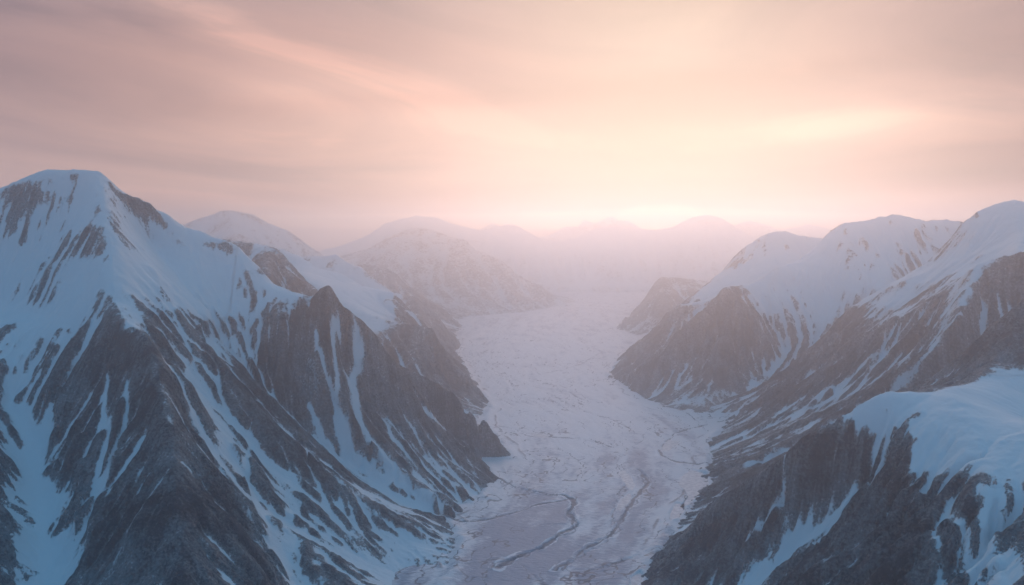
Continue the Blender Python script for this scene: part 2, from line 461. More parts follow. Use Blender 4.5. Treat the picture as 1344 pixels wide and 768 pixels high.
# ------------------------------------------------------------------ one massif
def massif(seed, box, res, lines, shores=(), chutes=(), rock=(), snow=(), snowline=900, band=250, rough=1.0, steep=0.95, valley_floor=-120, haze_even=1.0, haze_tone=0.45,
           drops=90000, parts=(), pieces=None, edge=-150.0):
    """box: x0,x1,y0,y1 in metres; lines: polylines of (px,py,depth); shores: polylines of (px,py) on the ice"""
    rng = np.random.default_rng(seed)
    x0, x1, y0, y1 = box
    nx = int((x1 - x0) / res) + 1; ny = int((y1 - y0) / res) + 1
    L3 = [[P(*p) for p in l] for l in lines]
    L3 += [[G(*p) for p in l] for l in shores]
    def hard(X, Y):
        inside = in_poly(X, Y, VALLEY)
        d = seg_dist(X, Y, VALLEY + VALLEY[:1])[0] if inside.any() else np.zeros_like(X)
        mk = inside & (d > 60)
        v = np.where(mk, -np.minimum(20 + d * 0.4, -valley_floor), 0)
        e = np.zeros(X.shape, bool)
        e[0] = e[-1] = True; e[:, 0] = e[:, -1] = True
        return mk | e, np.where(mk, v, edge)
    h = laplace((ny, nx), x0, y0, res, L3, hard)
    X, Y = np.meshgrid(x0 + np.arange(nx) * res, y0 + np.arange(ny) * res)
    # keep the crest lines where they are, roughen between
    dl = np.full(h.shape, 1e9)
    hi = [l for l in L3 if max(p[2] for p in l) > 150]
    for l in hi: dl = np.minimum(dl, seg_dist(X, Y, l)[0])
    away = sstep(0, 260, dl); near = 1 - sstep(0, 120, dl)
    hs = h
    wob = 40 * away
    wx = X + wob * fbm(X, Y, 420, 2, seed + 50); wy = Y + wob * fbm(X, Y, 420, 2, seed + 60)
    h = sample(h, (wx - x0) / res, (wy - y0) / res)
    gy, gx = np.gradient(blur(h, 4), res); sl = np.sqrt(gx * gx + gy * gy)
    amp = sstep(0.25, 0.95, sl); steep_bias = 1.6
    up = sstep(-60, 60, h)
    crag = sstep(0.0, 0.5, 0.25 * (steep_bias - (h - snowline) / band) + 0.6 * (sl - 0.5) + 0.5 * fbm(X, Y, 600, 2, seed + 19))
    h = h + rough * up * ((0.2 + 0.8 * away) * 52 * (ridged(X, Y, 620, 3, seed) - 0.6) * (0.25 + 0.75 * amp)
                          + (0.3 + 0.7 * amp) * 5 * fbm(X, Y, 110, 4, seed + 9, 0.6) + crag * 7 * (ridged(X, Y, 95, 3, seed + 21, 0.6) - 0.5))
    # ribs and runnels down the fall line
    hh = up_to(blur(hs, 3), ((ny + 1) // 2, (nx + 1) // 2)); X2 = up_to(X, hh.shape); Y2 = up_to(Y, hh.shape)
    hh = hh + 30 * fbm(X2, Y2, 420, 2, seed + 13)
    ribs = np.zeros_like(hh)
    for wl, a_, st_ in ((330, 24, 30), (120, 11, 18), (48, 4.5, 10)):
        if wl < res * 6: continue
        r_ = lic(ridged(X2, Y2, wl, 2, seed + int(wl)), hh, st_, 1.2)
        ribs += a_ * (r_ - r_.mean()) / (r_.std() + 1e-6)
    ribs = up_to(ribs, h.shape)
    h = h + rough * up * ribs * (0.12 + 0.88 * amp) * (0.35 + 0.65 * crag) * (0.3 + 0.7 * sstep(0, 120, dl))
    # gullies that carry snow
    def trace(l):
        pts = [raycast(hs, x0, y0, res, px, py) for px, py in l]
        return [p for p in pts if p is not None]
    ch = np.zeros_like(h)
    for c in chutes:
        pts = trace(c[0])
        if len(pts) < 2: print('chute misses', c[0][0]); continue
        pts = [(p[0], p[1], i / (len(pts) - 1.0)) for i, p in enumerate(pts)]
        d, tt = seg_dist(X + 0.75 * c[1] * fbm(X, Y, 150, 3, seed + 77) + 10 * vnoise(X, Y, 45, seed + 79), Y + 0.75 * c[1] * fbm(X, Y, 150, 3, seed + 78), pts)
        w = c[1] * (0.4 + 1.0 * tt) * np.clip(0.95 + 0.7 * fbm(X, Y, 120, 2, seed + 80), 0.3, 2)
        g = np.exp(-(d / w) ** 2)
        ch = np.maximum(ch, g * (c[3] if len(c) > 3 else 1.0))
        h = h - (c[2] if len(c) > 2 else 25) * np.exp(-(d / (w * 1.4)) ** 2) * up
    # water wears it, coarse then fine; less where deep snow lies
    pre = 0.5 * np.clip((h - snowline) / band, -1.0, 1.6) - 1.0 * (sl - steep)
    for lst, val in ((rock, -1), (snow, 1)):
        for c in lst:
            pts = trace(c[0])
            if not pts: continue
            if len(pts) == 1: pts = [pts[0], (pts[0][0] + 1, pts[0][1])]
            pre = pre + val * c[2] * np.exp(-(seg_dist(X, Y, pts)[0] / c[1]) ** 2)
    firm = 1 - 0.85 * sstep(0.0, 0.6, pre)
    k = 2
    sh2 = ((ny + 1) // k, (nx + 1) // k)
    hc = up_to(h, sh2)
    hc0 = hc.copy()
    hc, fc = erode(hc, res * k, int(drops * 0.5), 70, rng, cap=5.0, batches=6, hardness=up_to(firm, sh2))
    h = h + 0.85 * up_to(hc - hc0, h.shape)
    h, fl = erode(h, res, int(drops * 0.4), 45, rng, cap=3.0, batches=6, hardness=firm)
    for _ in range(3):
        hb = blur(h, 6); h = np.where(np.abs(h - hb) > res * 3.2, hb, h)
    # crests stay sharp: the wear must not take them below the drawn ridge
    cvx = sstep(0.004, 0.04, (h - wide(h, 16)) / (res * 16))
    lift = np.zeros_like(h)
    if res <= 12: crest_noise = 13 * vnoise(X, Y, 120, seed + 90) + 10 * vnoise(X, Y, 46, seed + 91)
    else: crest_noise = res * (1.3 * vnoise(X, Y, res * 16, seed + 90) + 0.9 * vnoise(X, Y, res * 7, seed + 91))
    for l in hi:
        d, hz = seg_dist(X, Y, l)
        q = hz + crest_noise - h
        lift = np.maximum(lift, np.clip(q, 0, 60 + 4 * res) * np.exp(-(d / (35 + 2.2 * res)) ** 1.3) * cvx)
    h = h + lift
    h = h * 0.85 + blur(h, 1) * 0.15
    fl = blur(np.log1p(fl), 1) ; fl = fl - wide(fl, 6)
    fc = up_to(blur(np.log1p(fc), 1), h.shape); fc = fc - wide(fc, 12)
    # where snow lies
    hb = wide(h, 8); gy, gx = np.gradient(hb, res); sb = np.sqrt(gx * gx + gy * gy)
    h2 = blur(h, 2); gy, gx = np.gradient(h2, res); sl = np.sqrt(gx * gx + gy * gy)
    conc1 = (wide(h, 5) - h) / (res * 5)
    conc2 = (wide(h, 14) - h) / (res * 14)
    st = lic(rng.normal(size=h.shape), h2, 8) * 4.0
    st2 = lic(rng.normal(size=h.shape), h2, 4) * 3.0
    alt = (h - snowline + 60 * fbm(X, Y, 700, 3, seed + 5)) / band
    s = 0.5 + SNOW_BIAS + 0.6 * np.clip(alt, -0.8, 1.3) \
        - 0.9 * (sb - steep) - 0.45 * np.clip(sl - sb, -0.5, 0.8) \
        + 1.5 * np.clip(conc1, -0.25, 0.3) + 1.0 * np.clip(conc2, -0.25, 0.3) \
        + 0.12 * fc + 0.06 * fl - 0.009 * ribs * (0.4 + 0.6 * crag) + ASPECT * np.clip(-np.gradient(h2, axis=1) / res, -1, 1) + 0.40 * fbm(X, Y, 480, 4, seed + 15)
    for lst, val in ((rock, -1), (snow, 1)):
        for c in lst:
            pts = trace(c[0])
            if not pts: print('stroke misses', c[0][0]); continue
            if len(pts) == 1: pts = [pts[0], (pts[0][0] + 1, pts[0][1])]
            d, _ = seg_dist(X + 0.6 * c[1] * fbm(X, Y, 150, 4, seed + 31), Y + 0.6 * c[1] * fbm(X, Y, 150, 4, seed + 33), pts)
            s = s + val * c[2] * np.exp(-(d / (1.1 * c[1])) ** 2) * (1.1 + 0.5 * fbm(X, Y, 70, 3, seed + 35))
    s = np.clip(s, 0.02, 1.3)
    dusting = fbm(X, Y, 240, 4, seed + 70, 0.6)
    s = s + (0.06 * st + 0.07 * st2) * (1 - 0.5 * sstep(0.7, 1.2, s)) + 0.34 * np.clip(dusting, -0.6, 1.2) * (1 - 0.6 * sstep(0.6, 1.1, s))
    s = np.maximum(s, s + (1.2 - s) * ch + 0.08 * st * ch + 1.6 * ch * (1 - ch) * fbm(X, Y, 60, 3, seed + 85, 0.6))
    s = haze_tone + haze_even * (s - 0.45)  # far ranges: snow cover evened out and paled, haze put into the colour
    # drifts fill the hollows under the snow
    deep = blur(sstep(0.55, 1.0, s), 3)
    dh = wide(h, 7) - h
    h = h + deep * (np.maximum(dh, 0) * 0.65 + np.minimum(dh, 0) * 0.25) * up
    keep = h > -25
    print('massif', seed, h.shape, 'zmax', round(float(h.max())), 'snow', round(float((s[keep] > .5).mean()), 2), 't', round(time.time() - T0, 1))
    out = []
    if pieces is None: pieces = [(None,) + tuple(parts)]
    taken = np.zeros(h.shape, bool)
    for poly, name, label, cat in pieces:
        kk = keep & ~taken
        if poly is not None:
            pl = [P(*p)[:2] for p in poly]; inside = in_poly(X, Y, pl); kk = kk & inside
            taken |= inside
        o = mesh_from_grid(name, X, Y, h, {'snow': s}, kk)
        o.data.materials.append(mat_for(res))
        o['label'] = label; o['category'] = cat; o['kind'] = 'structure'
        out.append(o)
    return out

# ------------------------------------------------------------------ the left side of the valley
massif(11, (-4300, 150, 2300, 7000), 6.0, [
    # skyline from the left edge over the summit and along the high ridge to the pointed peak
    [(-330, 350, 5100), (-120, 290, 5100), (0, 247, 5050), (35, 231, 5000), (62, 221, 5000), (95, 222, 5000), (129, 226, 5000), (140, 235, 5000), (156, 249, 5050), (176, 259, 5100), (219, 279, 5200), (242, 298, 5250), (270, 307, 5250), (312, 321, 5250), (335, 348, 5200), (352, 371, 5150), (383, 383, 5100), (408, 391, 5080), (418, 387, 5065), (430, 374, 5050)],
    [(430, 374, 5050), (442, 393, 5080), (458, 407, 5120), (483, 427, 5200), (493, 438, 5230), (503, 457, 5270), (524, 481, 5340), (560, 532, 5500), (600, 578, 5560), (654, 631, 5500)],
    # spur with the light crest to its right, and the gully between
    [(524, 481, 5450), (540, 490, 5600), (560, 499, 5650), (593, 515, 5800), (615, 532, 5850), (640, 556, 5950), (660, 586, 5990), (675, 601, 6000)],
    [(532, 500, 5500), (565, 545, 5600), (600, 578, 5800), (632, 603, 5920)],
    # from the summit towards the camera: the crest that ends in the front buttress
    [(129, 226, 5000), (135, 262, 4800), (146, 320, 4550), (150, 395, 4250), (165, 420, 4100), (190, 440, 3950), (203, 470, 3850), (214, 520, 3650), (230, 600, 3400), (236, 680, 3150), (240, 780, 2900), (245, 900, 2600)],
    # left shoulder of the buttress
    [(150, 395, 4250), (110, 425, 4200), (90, 460, 4100), (75, 500, 4000), (100, 540, 3850), (112, 600, 3600), (105, 700, 3300), (95, 800, 3000)],
    # broad snow face on the far left and its gully
    [(-150, 400, 4700), (0, 400, 4600), (60, 420, 4400)],
    [(45, 480, 4150), (30, 520, 4000), (40, 590, 3800), (55, 650, 3550), (62, 720, 3300), (50, 800, 3100)],
    [(-60, 480, 4100), (-30, 560, 3700), (-20, 640, 3400), (-30, 760, 3000)],
    # snow basin between the buttress and the pointed peak, falling into the long gully
    [(200, 330, 5100), (230, 360, 4950), (265, 400, 4750), (262, 440, 4500), (255, 480, 4250), (275, 540, 4050), (310, 610, 3850), (345, 670, 3700), (375, 725, 3560), (395, 770, 3450), (430, 850, 3300)],
    # crest right of that gully, down to the ice
    [(262, 452, 4600), (300, 480, 4480), (345, 535, 4350), (375, 570, 4280), (420, 610, 4220), (470, 648, 4200), (540, 685, 4230), (580, 702, 4290), (608, 711, 4340)],
    # gully left of the pointed peak down to the ice
    [(330, 470, 4750), (372, 540, 4720), (420, 595, 4720), (480, 640, 4700), (540, 667, 4650), (580, 677, 4600)],
    # ribs of the pointed peak
    [(430, 374, 5050), (428, 430, 4950), (440, 500, 4880), (478, 570, 4850), (530, 620, 4800), (596, 671, 4650)],
    [(383, 383, 5100), (352, 412, 4950), (335, 450, 4850), (322, 480, 4750)],
    [(420, 450, 4900), (400, 500, 4830), (425, 560, 4780), (470, 615, 4740)],
    [(470, 470, 5120), (500, 540, 5080), (560, 600, 5080), (621, 655, 4930)],
    [(450, 480, 5040), (490, 560, 4960), (550, 625, 4890), (608, 668, 4720)],
    # small ribs of the lower buttress
    [(236, 620, 3350), (300, 680, 3350), (360, 760, 3300), (400, 850, 3200)],
    [(400, 600, 4260), (440, 680, 4000), (500, 740, 3900), (560, 790, 3800)],
    [(200, 480, 3830), (160, 560, 3620), (135, 660, 3350), (130, 790, 3000)],
],
    shores=[LSHORE[0:16]],
    chutes=[([(20, 500), (45, 560), (55, 640), (62, 760)], 70, 40, 1.0), ([(70, 515), (55, 590), (60, 640)], 45, 25, .9),
            ([(140, 490), (142, 560), (125, 650), (60, 760)], 22, 25, .9), ([(168, 505), (160, 560), (130, 640)], 18, 22, .8),
            ([(225, 620), (185, 680), (135, 768)], 16, 14, .55),
            ([(215, 470), (255, 540), (300, 610), (345, 675), (390, 760)], 56, 30, 1.0), ([(330, 560), (322, 620), (340, 660)], 20, 25, .9), ([(385, 640), (378, 690), (380, 740)], 30, 25, .9), ([(245, 475), (275, 530), (300, 590)], 50, 10, .8),
            ([(240, 610), (290, 660), (345, 715)], 12, 10, .6),
            ([(300, 482), (345, 535), (400, 592), (450, 640), (500, 680)], 16, 0, .6),  # no gully: the crest's white streaks and lit edge, put into the colour
            ([(412, 440), (418, 470), (434, 500), (440, 530), (470, 600)], 20, 22, .9), ([(443, 420), (440, 450), (446, 500), (441, 540), (452, 580), (500, 625)], 24, 25, 1.0), ([(468, 430), (474, 455), (462, 500), (470, 545), (500, 590), (560, 655)], 34, 25, .9), ([(405, 540), (425, 580), (480, 630), (560, 672)], 30, 15, .9),
            ([(505, 540), (540, 590), (590, 640)], 12, 16, .6), ([(530, 490), (560, 540), (600, 580), (632, 602)], 22, 20, .9)],
    snow=[([(60, 240), (100, 240)], 150, .5), ([(380, 388), (355, 415), (330, 430)], 90, .8), ([(40, 300), (90, 300), (110, 280)], 120, .25), ([(200, 330), (240, 380), (290, 430), (320, 460)], 220, .7), ([(20, 320), (40, 400), (30, 460)], 260, .7), ([(110, 350), (100, 420)], 150, .4), ([(385, 470), (370, 530)], 50, .5), ([(225, 560), (235, 500)], 30, .4)],
    rock=[([(15, 270), (70, 280)], 55, .6), ([(30, 305), (45, 308)], 25, .6), ([(150, 300), (165, 320)], 50, .65), ([(110, 320), (140, 340)], 35, .7), ([(60, 350), (85, 330)], 25, .5), ([(180, 325), (240, 322), (300, 325)], 22, .5), ([(150, 255), (190, 290)], 30, .5),
          ([(90, 440), (125, 405)], 28, .6), ([(300, 420), (345, 385)], 30, .5), ([(320, 445), (365, 400)], 30, .5), ([(432, 384), (410, 430), (385, 470)], 55, .7), ([(300, 425), (345, 388)], 14, .6), ([(312, 440), (362, 396)], 14, .6), ([(325, 450), (378, 402)], 14, .6), ([(100, 470), (190, 455), (210, 460)], 60, .6), ([(330, 338), (345, 360)], 18, .7)],
    snowline=930, band=260, rough=0.9, steep=0.98,
    pieces=[
        ([(262, 452, 4600), (300, 480, 4480), (345, 535, 4350), (375, 570, 4280), (420, 610, 4220), (470, 648, 4200), (540, 685, 4230), (608, 711, 4340), (720, 720, 4400), (720, 560, 6900), (300, 320, 6900), (312, 321, 5250), (300, 400, 4900)],
         'mountain', 'dark pointed rocky peak streaked with thin snow chutes, beside the ice at left of the valley', 'mountain'),
        (None, 'mountain', 'tallest rounded snowy summit with dark ribbed front buttress and long snow gullies, at the left edge', 'mountain')])
massif(21, (-3900, -900, 6000, 9400), 12.0, [
    [(180, 300, 7600), (280, 312, 7550), (309, 317, 7500), (336, 319, 7500), (350, 322, 7450), (367, 329, 7400), (375, 338, 7400), (390, 356, 7350), (400, 368, 7300), (415, 380, 7200), (440, 410, 7100)],
    [(350, 322, 7450), (345, 345, 7100), (360, 375, 6800)]],
    snowline=1100, band=500, steep=0.95, drops=25000, parts=('mountain', 'small snowy knob with a dark rock face, just behind the long white ridge of the left summit', 'mountain'),
    rock=[([(362, 340), (390, 370)], 70, .6)], rough=.7)
massif(22, (-4600, 400, 6900, 11800), 12.0, [
    [(200, 330, 10800), (320, 322, 10700), (367, 325, 10600), (392, 335, 10400), (416, 352, 10100), (448, 359, 9900), (465, 373, 9700), (490, 378, 9500), (514, 384, 9300), (521, 392, 9200), (538, 408, 9100), (556, 427, 9050), (575, 455, 9000), (600, 478, 9300)],
    [(380, 350, 9600), (444, 391, 8900), (472, 408, 8500), (507, 420, 8200), (545, 427, 8050), (567, 431, 8000), (577, 450, 7980), (591, 471, 7960), (615, 495, 7940), (647, 530, 7950)],
    [(545, 427, 8050), (560, 470, 7850), (600, 510, 7800), (630, 540, 7600)],
    [(470, 425, 7900), (520, 490, 7500), (600, 545, 7250), (640, 562, 7000)]],
    shores=[LSHORE[18:24]], snowline=560, band=260, steep=0.9, drops=45000, rough=.8,
    snow=[([(390, 350), (440, 370), (480, 395)], 320, .8), ([(450, 396), (500, 415), (550, 424)], 110, .8)],
    rock=[([(525, 398), (550, 430), (565, 440)], 110, .8), ([(565, 445), (590, 490), (620, 520)], 190, .9), ([(520, 440), (560, 480)], 130, .5), ([(468, 380), (485, 384)], 60, .7)],
    parts=('mountain', 'long spur with a white snow shelf above grey cliffs, second headland behind the dark pointed peak', 'mountain'))
massif(23, (-5200, 300, 9600, 15000), 18.0, [
    [(250, 345, 13200), (380, 336, 13000), (416, 336, 12800), (441, 333, 12700), (455, 345, 12600), (472, 349, 12500), (490, 366, 12400), (515, 385, 12300), (542, 389, 12200), (556, 401, 12100), (570, 408, 12000), (580, 426, 11900), (594, 447, 11900), (606, 455, 12050)],
    [(542, 389, 12200), (560, 430, 11200), (600, 463, 11000)]],
    shores=[LSHORE[22:26]], haze_even=0.8, snowline=520, band=400, steep=0.9, drops=30000, rough=.8, rock=[([(552, 400), (590, 440)], 300, .7), ([(478, 352), (490, 362)], 90, .6)],
    parts=('mountain', 'hazy headland stepping down to the ice, third in the row behind the dark pointed peak', 'mountain'))
massif(24, (-5600, 300, 12200, 18500), 22.0, [
    [(350, 360, 15400), (430, 345, 15300), (470, 346, 15200), (500, 350, 15200), (517, 357, 15100), (531, 373, 15000), (559, 391, 14900), (580, 403, 14800), (594, 419, 14700), (608, 427, 14900)]],
    shores=[LSHORE[25:28]], haze_even=0.6, snowline=600, band=500, steep=0.8, drops=25000, rough=.8,
    parts=('mountain', 'pale hazy spur with a knobbly crest, farthest of the left headlands that reach the ice', 'mountain'))
massif(25, (-10000, -1000, 16000, 23500), 34.0, [
    [(100, 330, 20736), (180, 318, 19872), (250, 291, 19008), (273, 284, 19008), (290, 277, 19008), (305, 276, 19008), (332, 281, 19008), (352, 292, 19008), (375, 301, 19008), (390, 311, 19008), (414, 329, 19008), (450, 350, 19353), (480, 380, 19872)],
    [(305, 276, 19008), (310, 320, 17280)]],
    haze_even=0.5, snowline=600, band=800, steep=1.0, drops=20000, rough=.7,
    parts=('mountain', 'faint pink rounded snow peak seen in the gap right of the tallest left summit', 'mountain'))
massif(26, (-5600, 2200, 15200, 24000), 26.0, [
    [(400, 350, 20125), (482, 327, 19895), (511, 312, 19780), (540, 300, 19780), (564, 300, 19780), (588, 310, 19665), (608, 315, 19550), (622, 327, 19435), (651, 339, 19205), (665, 349, 19090), (685, 366, 19090), (709, 375, 19090), (734, 392, 19320), (742, 407, 19780)],
    [(608, 315, 19550), (600, 360, 18170), (640, 400, 17710)], [(665, 349, 19090), (672, 390, 17940)], [(511, 312, 19780), (505, 370, 17825)]],
    haze_tone=.5, haze_even=.25, snowline=500, band=900, steep=0.8, drops=20000, rough=1.1,
    parts=('mountain', 'broad hazy headland with a stepped right edge, in the middle distance left of the valley end', 'mountain'))
# ------------------------------------------------------------------ the far end of the valley
massif(31, (-9000, 11000, 23600, 30800), 42.0, [
    [(380, 340, 27000), (440, 325, 27000), (482, 309, 27000), (506, 293, 27000), (545, 283, 27000), (569, 284, 27000), (593, 293, 27000), (632, 303, 27000), (648, 298, 27000), (661, 296, 27000), (676, 294, 27000), (690, 303, 27000), (709, 313, 27000), (734, 317, 27000), (758, 312, 27000), (772, 304, 27000), (787, 298, 27000), (811, 296, 27000), (835, 300, 27000), (859, 303, 27000), (883, 298, 27000), (898, 291, 27000), (912, 284, 27000), (927, 281, 27000), (946, 285, 27000), (966, 298, 27000), (990, 312, 27000), (1030, 325, 27000), (1100, 330, 27000)],
    [(569, 284, 27000), (560, 330, 24488)], [(676, 294, 27000), (690, 340, 24739)], [(811, 296, 27000), (800, 350, 24488)], [(927, 281, 27000), (910, 340, 24613)]],
    haze_tone=.75, haze_even=.12, snowline=500, band=900, steep=0.8, drops=20000, rough=1.2, pieces=[
      ([(630, 310, 37674), (632, 303, 27000), (640, 420, 22604), (0, 400, 22604), (0, 300, 37674)], 'mountain', 'far pink ridge with two soft summits, above the hazy headland left of the valley end', 'mountain'),
      ([(733, 310, 37674), (734, 317, 27000), (734, 420, 22604), (630, 420, 22604), (630, 310, 37674)], 'mountain', 'small rounded far summit silhouetted at the left end of the bright sunset band', 'mountain'),
      ([(860, 303, 37674), (859, 303, 27000), (860, 420, 22604), (730, 420, 22604), (730, 310, 37674)], 'mountain', 'low broad far ridge right below the glowing gap in the clouds', 'mountain'),
      (None, 'mountain', 'far domed summit immediately right of the sun glow', 'mountain')])
massif(32, (-3500, 13500, 30800, 35400), 50.0, [
    [(600, 318, 33000), (637, 298, 33000), (647, 294, 33000), (661, 300, 33000), (690, 312, 33000), (719, 310, 33000), (734, 303, 33000), (750, 297, 33000), (758, 298, 33000), (767, 289, 33000), (782, 293, 33000), (792, 288, 33000), (801, 285, 33000), (812, 289, 33000), (825, 289, 33000), (840, 299, 33000), (870, 308, 33000), (940, 306, 33000), (962, 297, 33000), (985, 290, 33000), (1003, 294, 33000), (1024, 303, 33000), (1045, 298, 33000), (1062, 295, 33000), (1090, 302, 33000), (1130, 300, 33000), (1200, 312, 33000)]],
    haze_tone=.6, haze_even=.12, snowline=500, band=900, steep=0.8, drops=15000, rough=0.9, pieces=[
      ([(880, 300, 42777), (880, 300, 24444), (400, 300, 24444), (400, 300, 42777)], 'mountain', 'most distant jagged range with twin peaks, against the bright sunset band', 'mountain'),
      (None, 'mountain', 'most distant pale range peeping out above the snowy ridge right of the sun', 'mountain')])
# ------------------------------------------------------------------ the right side of the valley
massif(41, (1400, 6200, 13000, 17500), 20.0, [
    [(1060, 365, 16000), (1000, 366, 15700), (927, 369, 15300), (906, 366, 15100), (870, 364, 14900), (860, 371, 14850), (847, 391, 14800), (835, 404, 14700), (820, 418, 14600), (807, 431, 14500)],
    [(870, 364, 14900), (872, 400, 14000), (850, 425, 14000)]],
    shores=[RSHORE[-8:-2]], haze_even=0.55, snowline=600, band=700, steep=0.8, drops=15000, rough=0.9,
    parts=('mountain', 'small hazy flat topped bluff at the ice edge, farthest on the right side', 'mountain'))
massif(42, (900, 6500, 8700, 13000), 14.0, [
    [(899, 396, 10400), (923, 378, 10600), (948, 357, 10900), (965, 336, 11000), (986, 318, 11000), (1000, 308, 11000), (1007, 305, 11000), (1020, 303, 11000), (1032, 302, 11000), (1049, 309, 11000), (1070, 311, 11100), (1130, 320, 11300), (1250, 320, 11500)],
    [(1049, 341, 10000), (1010, 360, 10000), (960, 385, 9900), (923, 395, 9900), (893, 399, 9900), (881, 408, 9900), (868, 425, 9900), (860, 437, 9850), (840, 452, 9800), (822, 467, 9700), (799, 492, 9560)],
    [(986, 318, 11000), (960, 365, 10500)]],
    shores=[RSHORE[15:20]], snowline=420, band=350, steep=0.9, drops=45000, rough=0.9,
    rock=[([(970, 345), (1000, 330)], 120, .4), ([(860, 440), (830, 480)], 200, .4)],
    parts=('mountain', 'white cone summit with a long snowy shoulder running down left to the ice, behind the dark bluff', 'mountain'))
massif(43, (700, 6500, 7000, 10300), 9.0, [
    [(1023, 349, 9100), (1049, 341, 9250), (1074, 320, 9350), (1090, 303, 9400), (1107, 292, 9400), (1141, 289, 9400), (1158, 284, 9400), (1179, 281, 9400), (1200, 286, 9400), (1216, 290, 9400), (1242, 288, 9400), (1263, 292, 9400), (1330, 290, 9500), (1450, 300, 9600)],
    [(1023, 349, 9100), (998, 366, 8900), (981, 374, 8750), (952, 377, 8600), (938, 395, 8550), (905, 425, 8500), (870, 465, 8450), (820, 492, 8900), (799, 493, 9400)],
    [(952, 377, 8600), (955, 420, 8350), (940, 470, 8150), (900, 505, 8150), (864, 534, 7900)],
    [(952, 377, 8600), (985, 405, 8400), (1005, 440, 8250), (1000, 480, 8100), (960, 510, 7900), (902, 543, 7560)],
    [(1110, 300, 9300), (1100, 350, 8900), (1090, 400, 8600), (1050, 440, 8350), (1020, 480, 8100), (1000, 500, 8000), (975, 527, 7800), (955, 546, 7420)],
    [(1179, 281, 9400), (1175, 340, 8900), (1150, 380, 8400)],
    [(930, 440, 8400), (890, 480, 8350), (839, 521, 8220)]],
    shores=[RSHORE[11:19]], snowline=640, band=300, steep=0.88, drops=110000, rough=0.9,
    snow=[([(1060, 350), (1100, 370), (1060, 400), (1030, 430), (1010, 480)], 260, .9), ([(1120, 310), (1200, 320)], 160, .4)],
    rock=[([(950, 385), (960, 440), (960, 490)], 230, .9), ([(900, 450), (850, 500)], 180, .6), ([(1110, 310), (1100, 330)], 60, .4), ([(1135, 320), (1137, 350)], 30, .3), ([(1220, 315), (1205, 335)], 50, .4)],
    pieces=[([(1023, 349, 9100), (998, 366, 8900), (952, 372, 8700), (700, 480, 9700), (700, 600, 7000), (1100, 560, 7000), (1030, 470, 8150), (1010, 420, 8500), (1010, 380, 8800)], 'mountain', 'dark pyramid shaped bluff at the foot of the snow basin, standing over the ice', 'mountain'),
            (None, 'mountain', 'wide snowy ridge with a smooth white basin, below the pale band of cloud right of the sun', 'mountain')])
massif(44, (1000, 6500, 5000, 8600), 8.0, [
    [(1124, 399, 7300), (1158, 378, 7250), (1216, 345, 7150), (1242, 320, 7100), (1263, 292, 7050), (1284, 276, 7000), (1313, 264, 7000), (1330, 261, 7000), (1344, 264, 7000), (1400, 270, 7000), (1500, 300, 7000)],
    [(1124, 399, 7300), (1099, 420, 7300), (1074, 458, 7250), (1040, 490, 7200), (1011, 512, 7200), (975, 536, 7150), (952, 552, 7150)],
    [(1330, 261, 7000), (1344, 300, 6500), (1340, 330, 5700)],
    [(1400, 310, 5500), (1344, 332, 5500), (1284, 345, 5650), (1267, 362, 5700), (1233, 383, 5800), (1200, 405, 5950), (1158, 425, 6100), (1116, 462, 6250), (1049, 508, 6500), (981, 538, 6900), (949, 556, 7050)],
    [(1250, 350, 6600), (1190, 400, 6650), (1120, 440, 6700), (1060, 485, 6750)],
    [(1233, 383, 5800), (1200, 460, 5600), (1130, 510, 5700), (1040, 560, 5900), (927, 600, 6050)],
    [(1284, 345, 5650), (1260, 410, 5350), (1220, 460, 5300), (1150, 510, 5400), (1050, 570, 5500), (921, 639, 5320)]],
    shores=[RSHORE[6:12]], snowline=600, band=300, steep=1.0, drops=140000, rough=0.8,
    chutes=[([(1210, 410), (1165, 452), (1120, 490), (1070, 525), (1010, 560)], 26, 12, .8), ([(1260, 420), (1215, 480), (1150, 530), (1060, 580), (980, 612)], 22, 14, .8), ([(1270, 375), (1235, 420), (1190, 470)], 30, 12, .7), ([(1190, 395), (1150, 430), (1100, 460), (1060, 490)], 25, 10, .8), ([(1225, 440), (1170, 490), (1090, 540), (1000, 590)], 22, 20, .9), ([(1180, 440), (1120, 500), (1040, 550)], 20, 20, .8), ([(1160, 435), (1163, 470)], 12, 10, .6)],
    snow=[([(1300, 290), (1260, 340)], 200, .5), ([(1300, 370), (1250, 400)], 120, .4)],
    rock=[([(1190, 400), (1100, 450), (1030, 505)], 90, .35), ([(1310, 370), (1320, 350)], 40, .5), ([(1280, 390), (1300, 380)], 25, .5), ([(1240, 300), (1225, 330)], 30, .5), ([(1220, 440), (1160, 450)], 40, .4)],
    pieces=[([(1250, 350, 6600), (1190, 400, 6650), (1120, 440, 6700), (1060, 485, 6750), (960, 545, 7000), (800, 545, 7200), (900, 450, 8800), (1700, 250, 8800), (1700, 300, 6500), (1344, 300, 6500)], 'mountain', 'high white summit touching the right edge of the view, with a long smooth flank', 'mountain'),
            (None, 'mountain', 'banded rock and snow ridge falling from the right edge to the ice, in front of the high white summit', 'mountain')])
